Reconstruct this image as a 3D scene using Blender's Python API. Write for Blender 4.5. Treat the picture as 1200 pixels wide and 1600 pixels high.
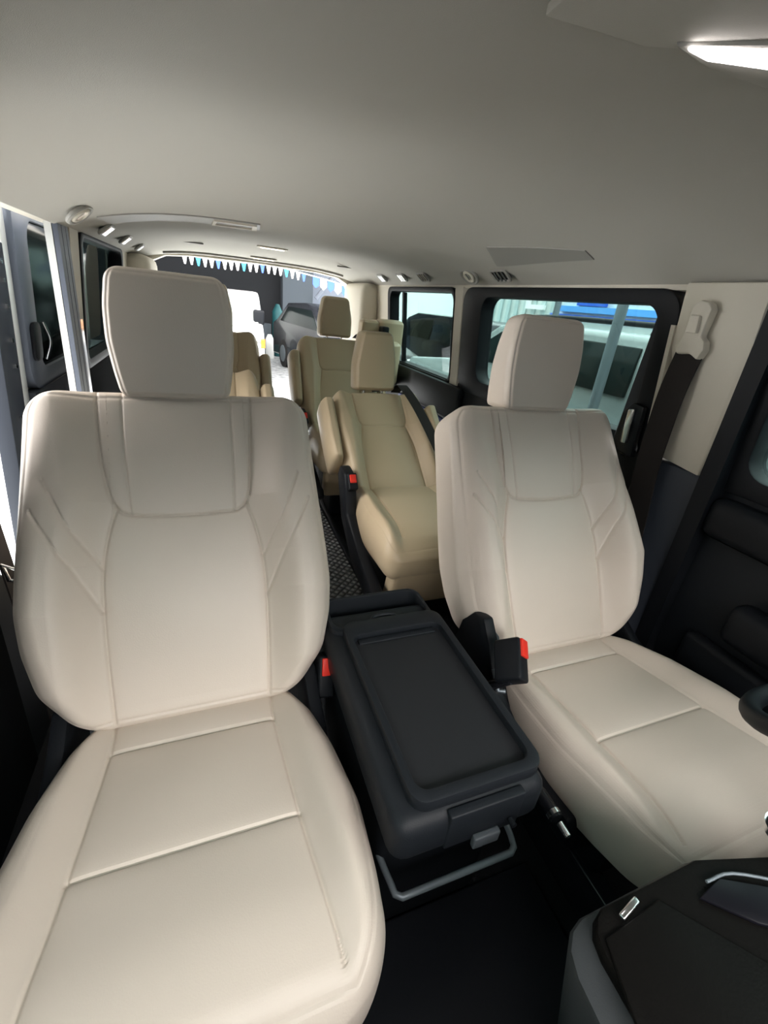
import bpy, bmesh, math, random
import numpy as np
from mathutils import Vector, Matrix
random.seed(4)
for o in list(bpy.data.objects): bpy.data.objects.remove(o)
SC = bpy.context.scene
COL = SC.collection
# ------------------------------------------------------------------ camera
H = 1.12
yaw, pitch, roll = [math.radians(a) for a in (22.92, 25.25, 6.37)]
F = Vector((math.sin(yaw)*math.cos(pitch), math.cos(yaw)*math.cos(pitch), -math.sin(pitch)))
R0 = Vector((math.cos(yaw), -math.sin(yaw), 0)); U0 = R0.cross(F)
RR = math.cos(roll)*R0 + math.sin(roll)*U0
UU = -math.sin(roll)*R0 + math.cos(roll)*U0
cam = bpy.data.cameras.new('camera'); co = bpy.data.objects.new('camera', cam); COL.objects.link(co)
M = Matrix((RR, UU, -F)).transposed().to_4x4(); M.translation = Vector((0, 0, H)); co.matrix_world = M
cam.sensor_fit = 'VERTICAL'; cam.sensor_height = 36; cam.lens = 680/1600*36
cam.clip_start = 0.02; cam.clip_end = 500
SC.camera = co
# ------------------------------------------------------------------ world and exposure
W = bpy.data.worlds.new('world'); SC.world = W; W.use_nodes = True
nt = W.node_tree; nt.nodes.clear()
wo = nt.nodes.new('ShaderNodeOutputWorld'); bg = nt.nodes.new('ShaderNodeBackground')
tc = nt.nodes.new('ShaderNodeTexCoord'); sx = nt.nodes.new('ShaderNodeSeparateXYZ'); rp = nt.nodes.new('ShaderNodeValToRGB')
nt.links.new(tc.outputs['Generated'], sx.inputs[0]); nt.links.new(sx.outputs['Z'], rp.inputs[0])
nt.links.new(rp.outputs[0], bg.inputs[0]); nt.links.new(bg.outputs[0], wo.inputs[0])
e = rp.color_ramp.elements
e[0].position = 0.0; e[0].color = (.80, .77, .75, 1)
e[1].position = 0.75; e[1].color = (1, .955, .93, 1)
x_ = e.new(.30); x_.color = (.66, .635, .62, 1)
x_ = e.new(.55); x_.color = (1, .955, .93, 1)
bg.inputs[1].default_value = 9.0
sd_ = bpy.data.lights.new('sun', 'SUN'); sd_.energy = 20; sd_.angle = .3; sd_.color = (1, .97, .93)
so_ = bpy.data.objects.new('sun', sd_); COL.objects.link(so_)
so_.rotation_euler = Vector((.10, -.28, -1.0)).to_track_quat('-Z', 'Y').to_euler()
SC.view_settings.view_transform = 'Standard'; SC.view_settings.look = 'None'
SC.view_settings.exposure = 0.3; SC.view_settings.gamma = 1; SC.view_settings.use_curve_mapping = False
# ------------------------------------------------------------------ materials
MT = {}
def mat(name, col, rough=.5, bump=0, bscale=200, metal=0, spec=.3, emis=None, vary=0, coat=0):
    if name in MT: return MT[name]
    m = bpy.data.materials.new(name); m.use_nodes = True; n = m.node_tree
    b = n.nodes['Principled BSDF']
    b.inputs['Base Color'].default_value = (*col, 1); b.inputs['Roughness'].default_value = rough
    b.inputs['Metallic'].default_value = metal; b.inputs['Specular IOR Level'].default_value = spec
    b.inputs['Coat Weight'].default_value = coat
    t = n.nodes.new('ShaderNodeTexCoord')
    if vary:
        z = n.nodes.new('ShaderNodeTexNoise'); z.inputs['Scale'].default_value = 6; z.inputs['Detail'].default_value = 5
        r = n.nodes.new('ShaderNodeMix'); r.data_type = 'RGBA'
        r.inputs[6].default_value = (*[c*(1-vary) for c in col], 1); r.inputs[7].default_value = (*[min(1, c*(1+vary)) for c in col], 1)
        n.links.new(t.outputs['Object'], z.inputs['Vector']); n.links.new(z.outputs[0], r.inputs[0]); n.links.new(r.outputs[2], b.inputs['Base Color'])
    if bump:
        z = n.nodes.new('ShaderNodeTexNoise'); z.inputs['Scale'].default_value = bscale; z.inputs['Detail'].default_value = 3
        u = n.nodes.new('ShaderNodeBump'); u.inputs['Strength'].default_value = bump; u.inputs['Distance'].default_value = .002
        n.links.new(t.outputs['Object'], z.inputs['Vector']); n.links.new(z.outputs[0], u.inputs['Height']); n.links.new(u.outputs[0], b.inputs['Normal'])
    if emis:
        b.inputs['Emission Color'].default_value = (*emis[0], 1); b.inputs['Emission Strength'].default_value = emis[1]
    MT[name] = m; return m
LEA = mat('cream_leather', (.62, .55, .475), .42, .12, 420, spec=.4, vary=.03)
LEA_LIT = mat('cream_leather_tan_lit', (.50, .405, .27), .42, .12, 420, spec=.4, vary=.03)  # same cream leather; the tint of the light is put into the colour
HEAD = mat('headliner_fabric', (.435, .425, .385), .95, .25, 900, spec=.1)
CRM = mat('cream_plastic', (.62, .585, .50), .6, .05, 600, spec=.3)
GRP = mat('grey_plastic', (.30, .295, .27), .55, .05, 500)
BLK = mat('black_plastic', (.007, .0085, .011), .5, .15, 700, spec=.18)
BLG = mat('black_gloss_plastic', (.012, .013, .016), .22)
CHA = mat('charcoal_plastic', (.011, .0135, .017), .5, .2, 600, spec=.22)
RUB = mat('tray_rubber', (.013, .0145, .017), .6, .1, 900)
CAR = mat('black_carpet', (.008, .009, .011), .9, .5, 500)
FMAT = mat('front_rubber_mat', (.010, .012, .016), .5, .2, 90)
SLT = mat('slate_panel', (.035, .042, .055), .5)
SEAL = mat('door_seal_rubber', (.13, .15, .19), .5)
CHR = mat('chrome', (.8, .8, .8), .18, metal=1)
STL = mat('grey_painted_metal', (.16, .19, .21), .4, metal=.3)
RED = mat('red_plastic', (.75, .035, .02), .4)
WEB = mat('seat_belt_webbing', (.018, .015, .014), .8, .4, 900)
WHT = mat('white_car_paint', (.80, .82, .80), .25, coat=.6)
GLK = mat('dark_car_glass', (.010, .015, .015), .12, spec=.12)
TIRE = mat('tyre_rubber', (.02, .02, .02), .8)
DRK = mat('dark_car_paint', (.02, .022, .027), .25, coat=.3)
BLUE = mat('blue_stripe', (.03, .045, .25), .4)
ORG = mat('orange_lens', (.85, .25, .03), .2)
GLARE = mat('reflected_glow', (.9, .9, .9), .3, emis=((1, .93, .95), 9))  # glow stands in for light reflected off the overhead strip
LENW = mat('lamp_and_reflection_glow', (.9, .85, .75), .3, emis=((1, .88, .7), 1.6))
def glass_mat(name, tint):
    m = bpy.data.materials.new(name); m.use_nodes = True; n = m.node_tree; n.nodes.clear()
    o = n.nodes.new('ShaderNodeOutputMaterial'); a = n.nodes.new('ShaderNodeBsdfTransparent'); g = n.nodes.new('ShaderNodeBsdfGlossy')
    x = n.nodes.new('ShaderNodeMixShader'); lw = n.nodes.new('ShaderNodeLayerWeight'); lw.inputs[0].default_value = .5
    pw = n.nodes.new('ShaderNodeMath'); pw.operation = 'POWER'; pw.inputs[1].default_value = 4; n.links.new(lw.outputs['Facing'], pw.inputs[0])
    f = n.nodes.new('ShaderNodeMath'); f.operation = 'MULTIPLY_ADD'; f.inputs[1].default_value = .35; f.inputs[2].default_value = .03; n.links.new(pw.outputs[0], f.inputs[0])
    a.inputs[0].default_value = (*tint, 1); g.inputs['Roughness'].default_value = .02
    n.links.new(f.outputs[0], x.inputs[0]); n.links.new(a.outputs[0], x.inputs[1]); n.links.new(g.outputs[0], x.inputs[2]); n.links.new(x.outputs[0], o.inputs[0])
    return m
GLS = glass_mat('tinted_window_glass', (.42, .51, .50))
# quilted rubber mat for the aisle
def quilt_mat():
    m = mat('quilted_aisle_mat', (.075, .078, .08), .45); n = m.node_tree; b = n.nodes['Principled BSDF']
    t = n.nodes.new('ShaderNodeTexCoord'); mp = n.nodes.new('ShaderNodeMapping'); mp.inputs['Rotation'].default_value = (0, 0, math.radians(45))
    mp.inputs['Scale'].default_value = (1, 1, 1)
    n.links.new(t.outputs['Object'], mp.inputs[0]); s = n.nodes.new('ShaderNodeSeparateXYZ'); n.links.new(mp.outputs[0], s.inputs[0])
    hs = []
    for ax in ('X', 'Y'):
        mu = n.nodes.new('ShaderNodeMath'); mu.operation = 'MULTIPLY'; mu.inputs[1].default_value = math.pi/.026
        si = n.nodes.new('ShaderNodeMath'); si.operation = 'SINE'; ab = n.nodes.new('ShaderNodeMath'); ab.operation = 'ABSOLUTE'
        n.links.new(s.outputs[ax], mu.inputs[0]); n.links.new(mu.outputs[0], si.inputs[0]); n.links.new(si.outputs[0], ab.inputs[0]); hs.append(ab)
    mi = n.nodes.new('ShaderNodeMath'); mi.operation = 'MULTIPLY'; n.links.new(hs[0].outputs[0], mi.inputs[0]); n.links.new(hs[1].outputs[0], mi.inputs[1])
    u = n.nodes.new('ShaderNodeBump'); u.inputs['Strength'].default_value = 1; u.inputs['Distance'].default_value = .012
    n.links.new(mi.outputs[0], u.inputs['Height']); n.links.new(u.outputs[0], b.inputs['Normal'])
    rr = n.nodes.new('ShaderNodeMix'); rr.data_type = 'RGBA'; rr.inputs[6].default_value = (.03, .03, .03, 1); rr.inputs[7].default_value = (.36, .365, .365, 1)
    n.links.new(mi.outputs[0], rr.inputs[0]); n.links.new(rr.outputs[2], b.inputs['Base Color'])
    return m
QMAT = quilt_mat()
# ------------------------------------------------------------------ helpers
def obj(name, bm, m, parent=None, smooth=40, loc=None):
    me = bpy.data.meshes.new(name)
    if isinstance(bm, tuple): me.from_pydata([tuple(v) for v in bm[0]], [], bm[1])
    else: bm.to_mesh(me); bm.free()
    me.materials.append(m)
    if smooth:
        me.polygons.foreach_set('use_smooth', [True]*len(me.polygons))
        try: me.set_sharp_from_angle(angle=math.radians(smooth))
        except Exception: pass
    o = bpy.data.objects.new(name, me); COL.objects.link(o)
    if parent: o.parent = parent; o.matrix_parent_inverse = Matrix.Identity(4)
    if parent is not None and parent.type == 'EMPTY' and parent.get('base'):
        b = Vector(parent['base']); me.transform(Matrix.Translation(-b))
    elif parent is not None and parent.get('base'):
        b = Vector(parent['base']); me.transform(Matrix.Translation(-b))
    if parent is not None and parent.get('base'): o['base'] = parent['base']
    return o
def thing(name, label, cat, loc=(0, 0, 0), group=None):
    o = bpy.data.objects.new(name, None); COL.objects.link(o); o.location = loc; o['base'] = tuple(float(v) for v in loc)
    o.empty_display_size = .1; o['label'] = label; o['category'] = cat
    if group: o['group'] = group
    return o
def tag(o, label, cat, group=None, kind=None):
    o['label'] = label; o['category'] = cat
    if group: o['group'] = group
    if kind: o['kind'] = kind
    return o
def struct(o): o['kind'] = 'structure'; return o
def dup(root, d, label, group=None, mirror=False):
    r = root.copy(); COL.objects.link(r); r.location = Vector(root.location)+Vector(d); r['label'] = label
    if group: r['group'] = group
    def rec(a, b):
        for ch in list(a.children):
            c = ch.copy(); COL.objects.link(c); c.parent = b; rec(ch, c)
    rec(root, r)
    if mirror: r.scale = (-1, 1, 1)
    return r
def bx(bm, x0, x1, y0, y1, z0, z1, bev=0, seg=3, rot=None, piv=None):
    t = bmesh.new(); bmesh.ops.create_cube(t, size=1)
    for v in t.verts: v.co = Vector(((x0+x1)/2+v.co.x*(x1-x0), (y0+y1)/2+v.co.y*(y1-y0), (z0+z1)/2+v.co.z*(z1-z0)))
    if bev: bmesh.ops.bevel(t, geom=t.edges[:], offset=bev, segments=seg, profile=.5, affect='EDGES')
    if rot is not None:
        c = Vector(piv) if piv else Vector(((x0+x1)/2, (y0+y1)/2, (z0+z1)/2))
        bmesh.ops.transform(t, matrix=Matrix.Translation(c) @ rot.to_4x4() @ Matrix.Translation(-c), verts=t.verts)
    me = bpy.data.meshes.new('t'); t.to_mesh(me); t.free(); bm.from_mesh(me); bpy.data.meshes.remove(me); return bm
def box(*a, **k): return bx(bmesh.new(), *a, **k)
def rotm(ax, deg): return Matrix.Rotation(math.radians(deg), 3, ax)
def tube(pts, r, n=10, bm=None, cyc=False, rs=None):
    bm = bm or bmesh.new(); pts = [Vector(p) for p in pts]; rings = []
    L = len(pts)
    for i, p in enumerate(pts):
        if cyc: d = pts[(i+1) % L]-pts[i-1]
        else: d = (pts[min(i+1, L-1)]-pts[max(i-1, 0)])
        d.normalize(); a = d.orthogonal().normalized() if i == 0 else (rings_a - d*rings_a.dot(d)).normalized()
        rings_a = a; b = d.cross(a); rad = rs[i] if rs else r
        rings.append([bm.verts.new(p+(a*math.cos(2*math.pi*k/n)+b*math.sin(2*math.pi*k/n))*rad) for k in range(n)])
    for i in range(L if cyc else L-1):
        A, B = rings[i], rings[(i+1) % L]
        for k in range(n): bm.faces.new((A[k], A[(k+1) % n], B[(k+1) % n], B[k]))
    if not cyc: bm.faces.new(rings[0][::-1]); bm.faces.new(rings[-1])
    return bm
def smooth_path(pts, n=8):
    P = [np.array(p, float) for p in pts]; P = [2*P[0]-P[1]]+P+[2*P[-1]-P[-2]]; out = []
    for i in range(1, len(P)-2):
        for k in range(n):
            t = k/n; a, b, c, d = P[i-1:i+3]
            out.append(.5*((2*b)+(-a+c)*t+(2*a-5*b+4*c-d)*t*t+(-a+3*b-3*c+d)*t**3))
    out.append(P[-2]); return out
def prism(outer, f0, f1, inner=None, bev=0):
    """outer/inner: lists of 2D points (same count when inner); f0,f1 map a 2D point to 3D (front/back)."""
    bm = bmesh.new()
    a = [bm.verts.new(f0(p)) for p in outer]; b = [bm.verts.new(f1(p)) for p in outer]; n = len(outer)
    for i in range(n): j = (i+1) % n; bm.faces.new((a[i], a[j], b[j], b[i]))
    if inner:
        c = [bm.verts.new(f0(p)) for p in inner]; d = [bm.verts.new(f1(p)) for p in inner]
        for i in range(n):
            j = (i+1) % n
            bm.faces.new((a[j], a[i], c[i], c[j])); bm.faces.new((b[i], b[j], d[j], d[i])); bm.faces.new((c[j], c[i], d[i], d[j]))
    else:
        bm.faces.new(a[::-1]); bm.faces.new(b)
    bmesh.ops.recalc_face_normals(bm, faces=bm.faces)
    if bev: 
        es = [e for e in bm.edges if len(e.link_faces) == 2 and e.calc_face_angle(0) > .6]
        bmesh.ops.bevel(bm, geom=es, offset=bev, segments=2, profile=.5, affect='EDGES')
    return bm
def rrect(a0, b0, a1, b1, r, n=6):
    out = []
    for cx, cy, s in ((a1-r, b1-r, 0), (a0+r, b1-r, 90), (a0+r, b0+r, 180), (a1-r, b0+r, 270)):
        for k in range(n+1):
            t = math.radians(s+90*k/n); out.append((cx+r*math.cos(t), cy+r*math.sin(t)))
    return out
CX = .375
def xw(z, side):      # inner face of the side wall, leaning in above the belt line
    d = .795 if z > 1.24 else (.795+(1.24-z)*.11 if z > .8 else .845)
    return CX+side*d
def wallpiece(outer, side, t0, t1, inner=None, bev=0):   # t0,t1 offsets outward (+) from the inner face
    return prism(outer, lambda p: Vector((xw(p[1], side)+side*t0, p[0], p[1])), lambda p: Vector((xw(p[1], side)+side*t1, p[0], p[1])), inner, bev)
# pillow : closed upholstered shape given by two height sheets over an outline
def interp(x, pts):
    return np.interp(x, [p[0] for p in pts], [p[1] for p in pts])
def pillow(Wp, v0, v1, prof, thick, r, rc0, rc1, B, D, N, X0=0, seams=(), res=.003, r_end0=None, r_end1=None, pipe=None, curve=None, midn=None, taper=0):
    r0 = r_end0 or r; r1 = r_end1 or r
    def samples(a, b, ra, rb):
        n1 = 18; t = np.linspace(0, math.pi/2, n1)
        A = a+ra*(1-np.cos(t)); Bq = b-rb*(1-np.cos(t))[::-1]
        m = max(3, int((b-rb-a-ra)/res)); mid = np.linspace(a+ra, b-rb, m+1)[1:-1]
        return np.concatenate([A, mid, Bq])
    V = samples(v0, v1, r0, r1)
    wm = max(p[1] for p in Wp); S = samples(-1, 1, r/wm, r/wm)*1.0
    vs = [p[0] for p in Wp]; 
    from_w = np.interp(V, vs, [p[1] for p in Wp])
    # smooth the width function
    k = np.hanning(2*int(.03/res)+1); k /= k.sum()
    fine = np.arange(v0-.1, v1+.1, res); fw = np.convolve(np.pad(np.interp(fine, vs, [p[1] for p in Wp]), len(k)//2, mode='edge'), k, 'valid')
    Wv = np.interp(V, fine, fw)
    def corner(Wv, V):
        Wc = Wv.copy()
        if rc1: q = np.clip((V-(v1-rc1))/rc1, 0, 1); Wc = Wc-rc1*(1-np.sqrt(1-q*q))
        if rc0: q = np.clip(((v0+rc0)-V)/rc0, 0, 1); Wc = Wc-rc0*(1-np.sqrt(1-q*q))
        return Wc
    Wc = corner(Wv, V)
    SS, VV = np.meshgrid(S, V); WW = np.repeat(Wc[:, None], len(S), 1); U = SS*WW
    dx = (1-np.abs(SS))*WW
    g = lambda d, rr: np.sqrt(np.clip(1-(1-np.clip(d/rr, 0, 1))**2, 0, 1))
    e = g(dx, r)*g(VV-v0, r0)*g(v1-VV, r1)
    nf = prof(U, VV, np.repeat(Wv[:, None], len(S), 1))
    for line, dep, wid in seams:
        P = np.array(smooth_path(line, 6)); dmin = np.full(U.shape, 9.)
        for a, b in zip(P[:-1], P[1:]):
            ab = b-a; L2 = ab@ab+1e-12
            t = np.clip(((U-a[0])*ab[0]+(VV-a[1])*ab[1])/L2, 0, 1)
            dmin = np.minimum(dmin, np.hypot(U-a[0]-t*ab[0], VV-a[1]-t*ab[1]))
        nf = nf-dep*np.exp(-(dmin/wid)**2)-dep*.5*np.exp(-(dmin/(wid*4))**2)
    if pipe:
        d = np.minimum(np.minimum(dx, VV-v0), v1-VV); nf = nf-.002*np.exp(-((d-pipe)/.0028)**2)+.0012*np.exp(-((d-pipe+.006)/.004)**2)
    mid = -thick*.5 if midn is None else midn
    nF = mid+(nf-mid)*e; nB = mid-(mid+thick)*e*1.0
    nB = mid-(thick+mid)*(1-taper*np.clip((VV-v0)/(v1-v0), 0, 1))*g(dx, r*.5)*g(VV-v0, r0*.5)*g(v1-VV, r1*.5)
    shift = curve(VV) if curve is not None else 0
    B, D, N = map(lambda q: np.array(q, float), (B, D, N)); X = np.array([1, 0, 0.])
    def P3(n): return (B[None, None]+(U+X0)[..., None]*X+VV[..., None]*D+(n+shift)[..., None]*N)
    A = P3(nF).reshape(-1, 3); Bk = P3(nB).reshape(-1, 3)
    nv, ns = U.shape; idx = np.arange(nv*ns).reshape(nv, ns)
    border = np.zeros((nv, ns), bool); border[0] = border[-1] = True; border[:, 0] = border[:, -1] = True
    bi = np.where(border, idx, 0).astype(int); cnt = nv*ns; bi2 = idx+cnt; bi2 = np.where(border, idx, bi2)
    q = lambda I: np.stack([I[:-1, :-1], I[:-1, 1:], I[1:, 1:], I[1:, :-1]], -1).reshape(-1, 4)
    ff = q(idx); fb = q(bi2)[:, ::-1]
    flip = np.cross(X, D)@N < 0
    if flip: ff = ff[:, ::-1]; fb = fb[:, ::-1]
    allv = np.concatenate([A, Bk]); faces = np.concatenate([ff, fb])
    used = np.unique(faces); rm = np.full(len(allv), -1); rm[used] = np.arange(len(used))
    return allv[used].tolist(), rm[faces].tolist()
def sstep(x): x = np.clip(x, 0, 1); return x*x*(3-2*x)
def unit(v): v = np.array(v, float); return v/np.linalg.norm(v)
# =================================================================== STRUCTURE
# floor
bm = box(xw(.1, -1)-.03, xw(.1, 1)+.03, -.55, 3.92, -.06, 0)
struct(obj('floor', bm, CAR, smooth=0))
# ceiling : arched shell
def zceil(x, y):
    yc = 1.87-.50*max(0, (x-.55)/.6)**2                     # crease across the roof, sweeping forward on the right
    if y < yc: t = max(0, (y-.7)/(yc-.7)); c = 1.415-.077*t**1.4
    else: c = 1.338+.030*min(1, (y-yc)/1.3)-.055*max(0, (y-3.2)/.7)
    c -= .05*max(0, (.1-y)/.5)**2
    a = min(1, abs(x-CX)/.80); return 1.245+(c-1.245)*max(0, 1-a**3.6)
def ceil_patch(q, off, th, nx=14, ny=6):
    """thin panel that follows the roof between four plan corners"""
    V = []; n1 = (nx+1)*(ny+1)
    for o_ in (off, off-th):
        for j in range(ny+1):
            for i in range(nx+1):
                a, b_ = i/nx, j/ny; x = (q[0][0]*(1-a)+q[1][0]*a)*(1-b_)+(q[3][0]*(1-a)+q[2][0]*a)*b_; y = (q[0][1]*(1-a)+q[1][1]*a)*(1-b_)+(q[3][1]*(1-a)+q[2][1]*a)*b_
                V.append((x, y, zceil(x, y)-o_))
    Fc = []; w = nx+1
    for j in range(ny):
        for i in range(nx):
            k = j*w+i; Fc.append((k, k+1, k+w+1, k+w)); Fc.append((k+n1, k+w+n1, k+w+1+n1, k+1+n1))
    bd = [i for i in range(nx)]+[j*w+nx for j in range(ny)]+[ny*w+nx-i for i in range(nx)]+[(ny-j)*w for j in range(ny)]
    for a, b_ in zip(bd, bd[1:]+bd[:1]): Fc.append((a, a+n1, b_+n1, b_))
    return V, Fc
ys = list(np.arange(-.45, 1.2, .05))+list(np.arange(1.2, 2.0, .0125))+list(np.arange(2.0, 3.9, .05))+[3.93]; xs = list(CX+.80*np.sin(np.linspace(-math.pi/2, math.pi/2, 49)))
vv = [(x, y, zceil(x, y)) for y in ys for x in xs]; n = len(xs)
ff = [(j*n+i, (j+1)*n+i, (j+1)*n+i+1, j*n+i+1) for j in range(len(ys)-1) for i in range(n-1)]
ce = obj('ceiling', (vv, ff), HEAD, smooth=60); struct(ce)
md = ce.modifiers.new('s', 'SOLIDIFY'); md.thickness = .03; md.offset = -1
# right wall : lower panel, header, rear pillar area
def wall(name, pieces, m, side, t=(0, .07)):
    b = bmesh.new()
    for pc in pieces:
        p = wallpiece(pc, side, *t); me = bpy.data.meshes.new('t'); p.to_mesh(me); p.free(); b.from_mesh(me); bpy.data.meshes.remove(me)
    return struct(obj(name, b, m, smooth=30))
R4 = lambda y0, z0, y1, z1: [(y0, z0), (y1, z0), (y1, z1), (y0, z1)]
wall('wall_right', [R4(.70, -.02, 3.9, .79)], BLK, 1)
wall('trim_1', [R4(-.3, 1.235, 3.9, 1.27), R4(3.10, .79, 3.9, 1.24)], CRM, 1)
wall('trim_2', [R4(2.08, .775, 2.16, 1.24)], CRM, 1, (-.008, .06))                      # C pillar
# dark sill ledge under the quarter window, blue stripe
b = wallpiece([(2.0, .60), (3.2, .60), (3.2, .775), (2.0, .775)], 1, -.035, 0, bev=.01); struct(obj('trim_3', b, CHA))
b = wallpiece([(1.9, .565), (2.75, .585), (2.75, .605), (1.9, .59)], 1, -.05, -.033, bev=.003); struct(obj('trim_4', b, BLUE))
# B pillar cream with the belt channel strip
bp = [(.715, .80), (.72, .795), (.86, .812), (.868, 1.0), (.90, 1.10), (.905, 1.25), (.70, 1.25), (.70, 1.2), (.695, 1.0)]
struct(obj('trim_5', wallpiece(bp, 1, -.03, .06, bev=.006), CRM))
struct(obj('trim_6', wallpiece([(.885, .80), (.897, .80), (.912, 1.15), (.90, 1.15)], 1, -.035, .06), CRM))
struct(obj('trim_7', wallpiece([(.66, -.02), (.91, -.02), (.90, .80), (.70, .80)], 1, -.03, .05, bev=.01), SLT))
# rounded joint between pillar top and ceiling
# window_1: middle window right
def window(num, side, O, I, ro, ri, t=(-.012, .06), m=BLK):
    a = rrect(*O, ro, 6); c = rrect(*I, ri, 6)
    w = struct(obj('window_%d' % num, wallpiece(a, side, t[0], t[1], c, bev=.006), m))
    g = rrect(I[0]-.01, I[1]-.01, I[2]+.01, I[3]+.01, ri, 6)
    obj('glass', wallpiece(g, side, .045, .050), GLS, w, smooth=0)
    return w
w1 = window(1, 1, (.915, .765, 2.07, 1.238), (.975, .835, 1.90, 1.198), .07, .06)
b = wallpiece([(.97, .84), (1.03, .835), (.985, 1.2), (.97, 1.2)], 1, .0, .045); obj('frame_reveal', b, CHA, w1)
w2 = window(2, 1, (2.155, .765, 3.115, 1.238), (2.17, .785, 3.07, 1.212), .05, .05)
b = wallpiece(R4(2.90, .785, 2.925, 1.21), 1, .02, .045); obj('divider', b, BLK, w2)
# left side : wall behind the sliding door opening
wall('wall_left', [R4(2.0, -.02, 3.9, .79), R4(.55, -.02, .95, 1.24)], mat('dark_wall_panel', (.007, .008, .009), .95, spec=.03), -1, (0, .03))
wall('trim_8', [R4(-.3, 1.25, 3.9, 1.275)], CRM, -1, (-.002, .06))
wall('trim_9', [R4(3.10, .79, 3.9, 1.255)], CRM, -1)
wall('trim_10', [R4(1.995, .82, 2.115, 1.255)], CRM, -1, (-.008, .010))
wall('trim_11', [R4(1.865, 0, 1.905, 1.25), R4(1.912, 0, 1.955, 1.25), R4(1.962, 0, 1.99, 1.25)], SEAL, -1, (-.004, .010))
wall('trim_12', [R4(1.865, -.05, 2.1, 1.262)], WHT, -1, (.012, .032))
wall('trim_13', [R4(.8, 1.262, 2.05, 1.30)], SEAL, -1, (.03, .10))
w3 = window(3, -1, (2.12, .765, 3.115, 1.252), (2.155, .80, 3.07, 1.235), .05, .05)
struct(obj('trim_23', wallpiece([(.60, -.05), (1.30, -.05), (1.22, .30), (1.05, .50), (.98, .62), (.60, .62)], -1, .0, .05, bev=.01), BLK))
# rear opening surround (tailgate up)
ap = [(CX+s*.745, z) for s, z in ((-1, .02), (-1, 1.10))]
arc = [(-.745, .02), (-.745, 1.08), (-.735, 1.18), (-.70, 1.245), (-.62, 1.283), (-.45, 1.30), (0, 1.308), (.45, 1.30), (.62, 1.283), (.70, 1.245), (.735, 1.18), (.745, 1.08), (.745, .02)]
out_ = [(-.845, .02), (-.84, 1.08), (-.83, 1.18), (-.82, 1.27), (-.7, 1.33), (-.45, 1.37), (0, 1.38), (.45, 1.37), (.7, 1.33), (.82, 1.27), (.83, 1.18), (.84, 1.08), (.845, .02)]
b = bmesh.new()
for yy0, yy1 in ((3.84, 3.95),):
    A = [[b.verts.new((CX+p[0], y, p[1])) for p in L] for L in (arc, out_) for y in (yy0, yy1)]
    a0, a1, o0, o1 = A
    for i in range(len(arc)-1):
        b.faces.new((a0[i], a0[i+1], a1[i+1], a1[i])); b.faces.new((a0[i+1], a0[i], o0[i], o0[i+1])); b.faces.new((a1[i], a1[i+1], o1[i+1], o1[i])); b.faces.new((o0[i], o0[i+1], o1[i+1], o1[i]))
bmesh.ops.recalc_face_normals(b, faces=b.faces)
struct(obj('wall_rear', b, CRM, smooth=50))
# front door, right
b = wallpiece([(-.55, -.02), (.60, -.02), (.665, .30), (.69, .80), (-.55, .80)], 1, .0, .07, bev=.012)
d1 = struct(obj('door_1', b, CHA))
a = rrect(-.50, .78, .69, 1.24, .05, 6); c = rrect(-.44, .83, .625, 1.20, .05, 6)
obj('window_frame', wallpiece(a, 1, -.012, .06, c, bev=.006), BLK, d1)
obj('glass', wallpiece(rrect(-.45, .82, .635, 1.21, .05, 6), 1, .04, .045), GLS, d1, smooth=0)
def armrest_shape():
    b = bmesh.new(); bx(b, 1.155, 1.225, -.45, .50, .44, .55, .025); bx(b, 1.185, 1.225, -.45, .58, .20, .40, .02); bx(b, 1.175, 1.225, -.5, .66, .66, .77, .03); return b
obj('armrest', armrest_shape(), BLK, d1)
b = box(1.17, 1.195, .20, .42, .585, .63, .008); obj('door_pull', b, SLT, d1)
wall('trim_14', [R4(.655, .02, .70, 1.24)], BLK, 1, (-.02, .04))
# front door, left (only its rear edge could be seen)
b = wallpiece([(-.55, -.02), (.55, -.02), (.55, .80), (-.55, .80)], -1, .0, .07, bev=.012); d2 = struct(obj('door_2', b, CHA))
obj('window_frame', wallpiece(rrect(-.50, .78, .56, 1.255, .05, 6), -1, -.012, .06, rrect(-.44, .83, .50, 1.20, .05, 6), bev=.006), BLK, d2)
# dashboard behind and below the camera
b = prism([(-.60, .05), (-.30, .05), (-.22, .35), (-.22, .62), (-.28, .76), (-.60, .80)], lambda p: Vector((CX-.78, p[0], p[1])), lambda p: Vector((CX+.78, p[0], p[1])), bev=.01)
o = obj('dashboard', b, CHA); tag(o, 'charcoal dashboard across the front of the cabin', 'dashboard')
obj('glass', wallpiece(rrect(-.45, .82, .51, 1.21, .05, 6), -1, .04, .045), GLS, d2, smooth=0)
# windscreen pillars
for k_, sd in ((21, 1), (22, -1)):
    struct(obj('trim_%d' % k_, tube([(CX+sd*.80, -.40, 1.27), (CX+sd*.83, -.75, 1.0), (CX+sd*.85, -1.05, .78)], .045, 10), CRM))
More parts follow.
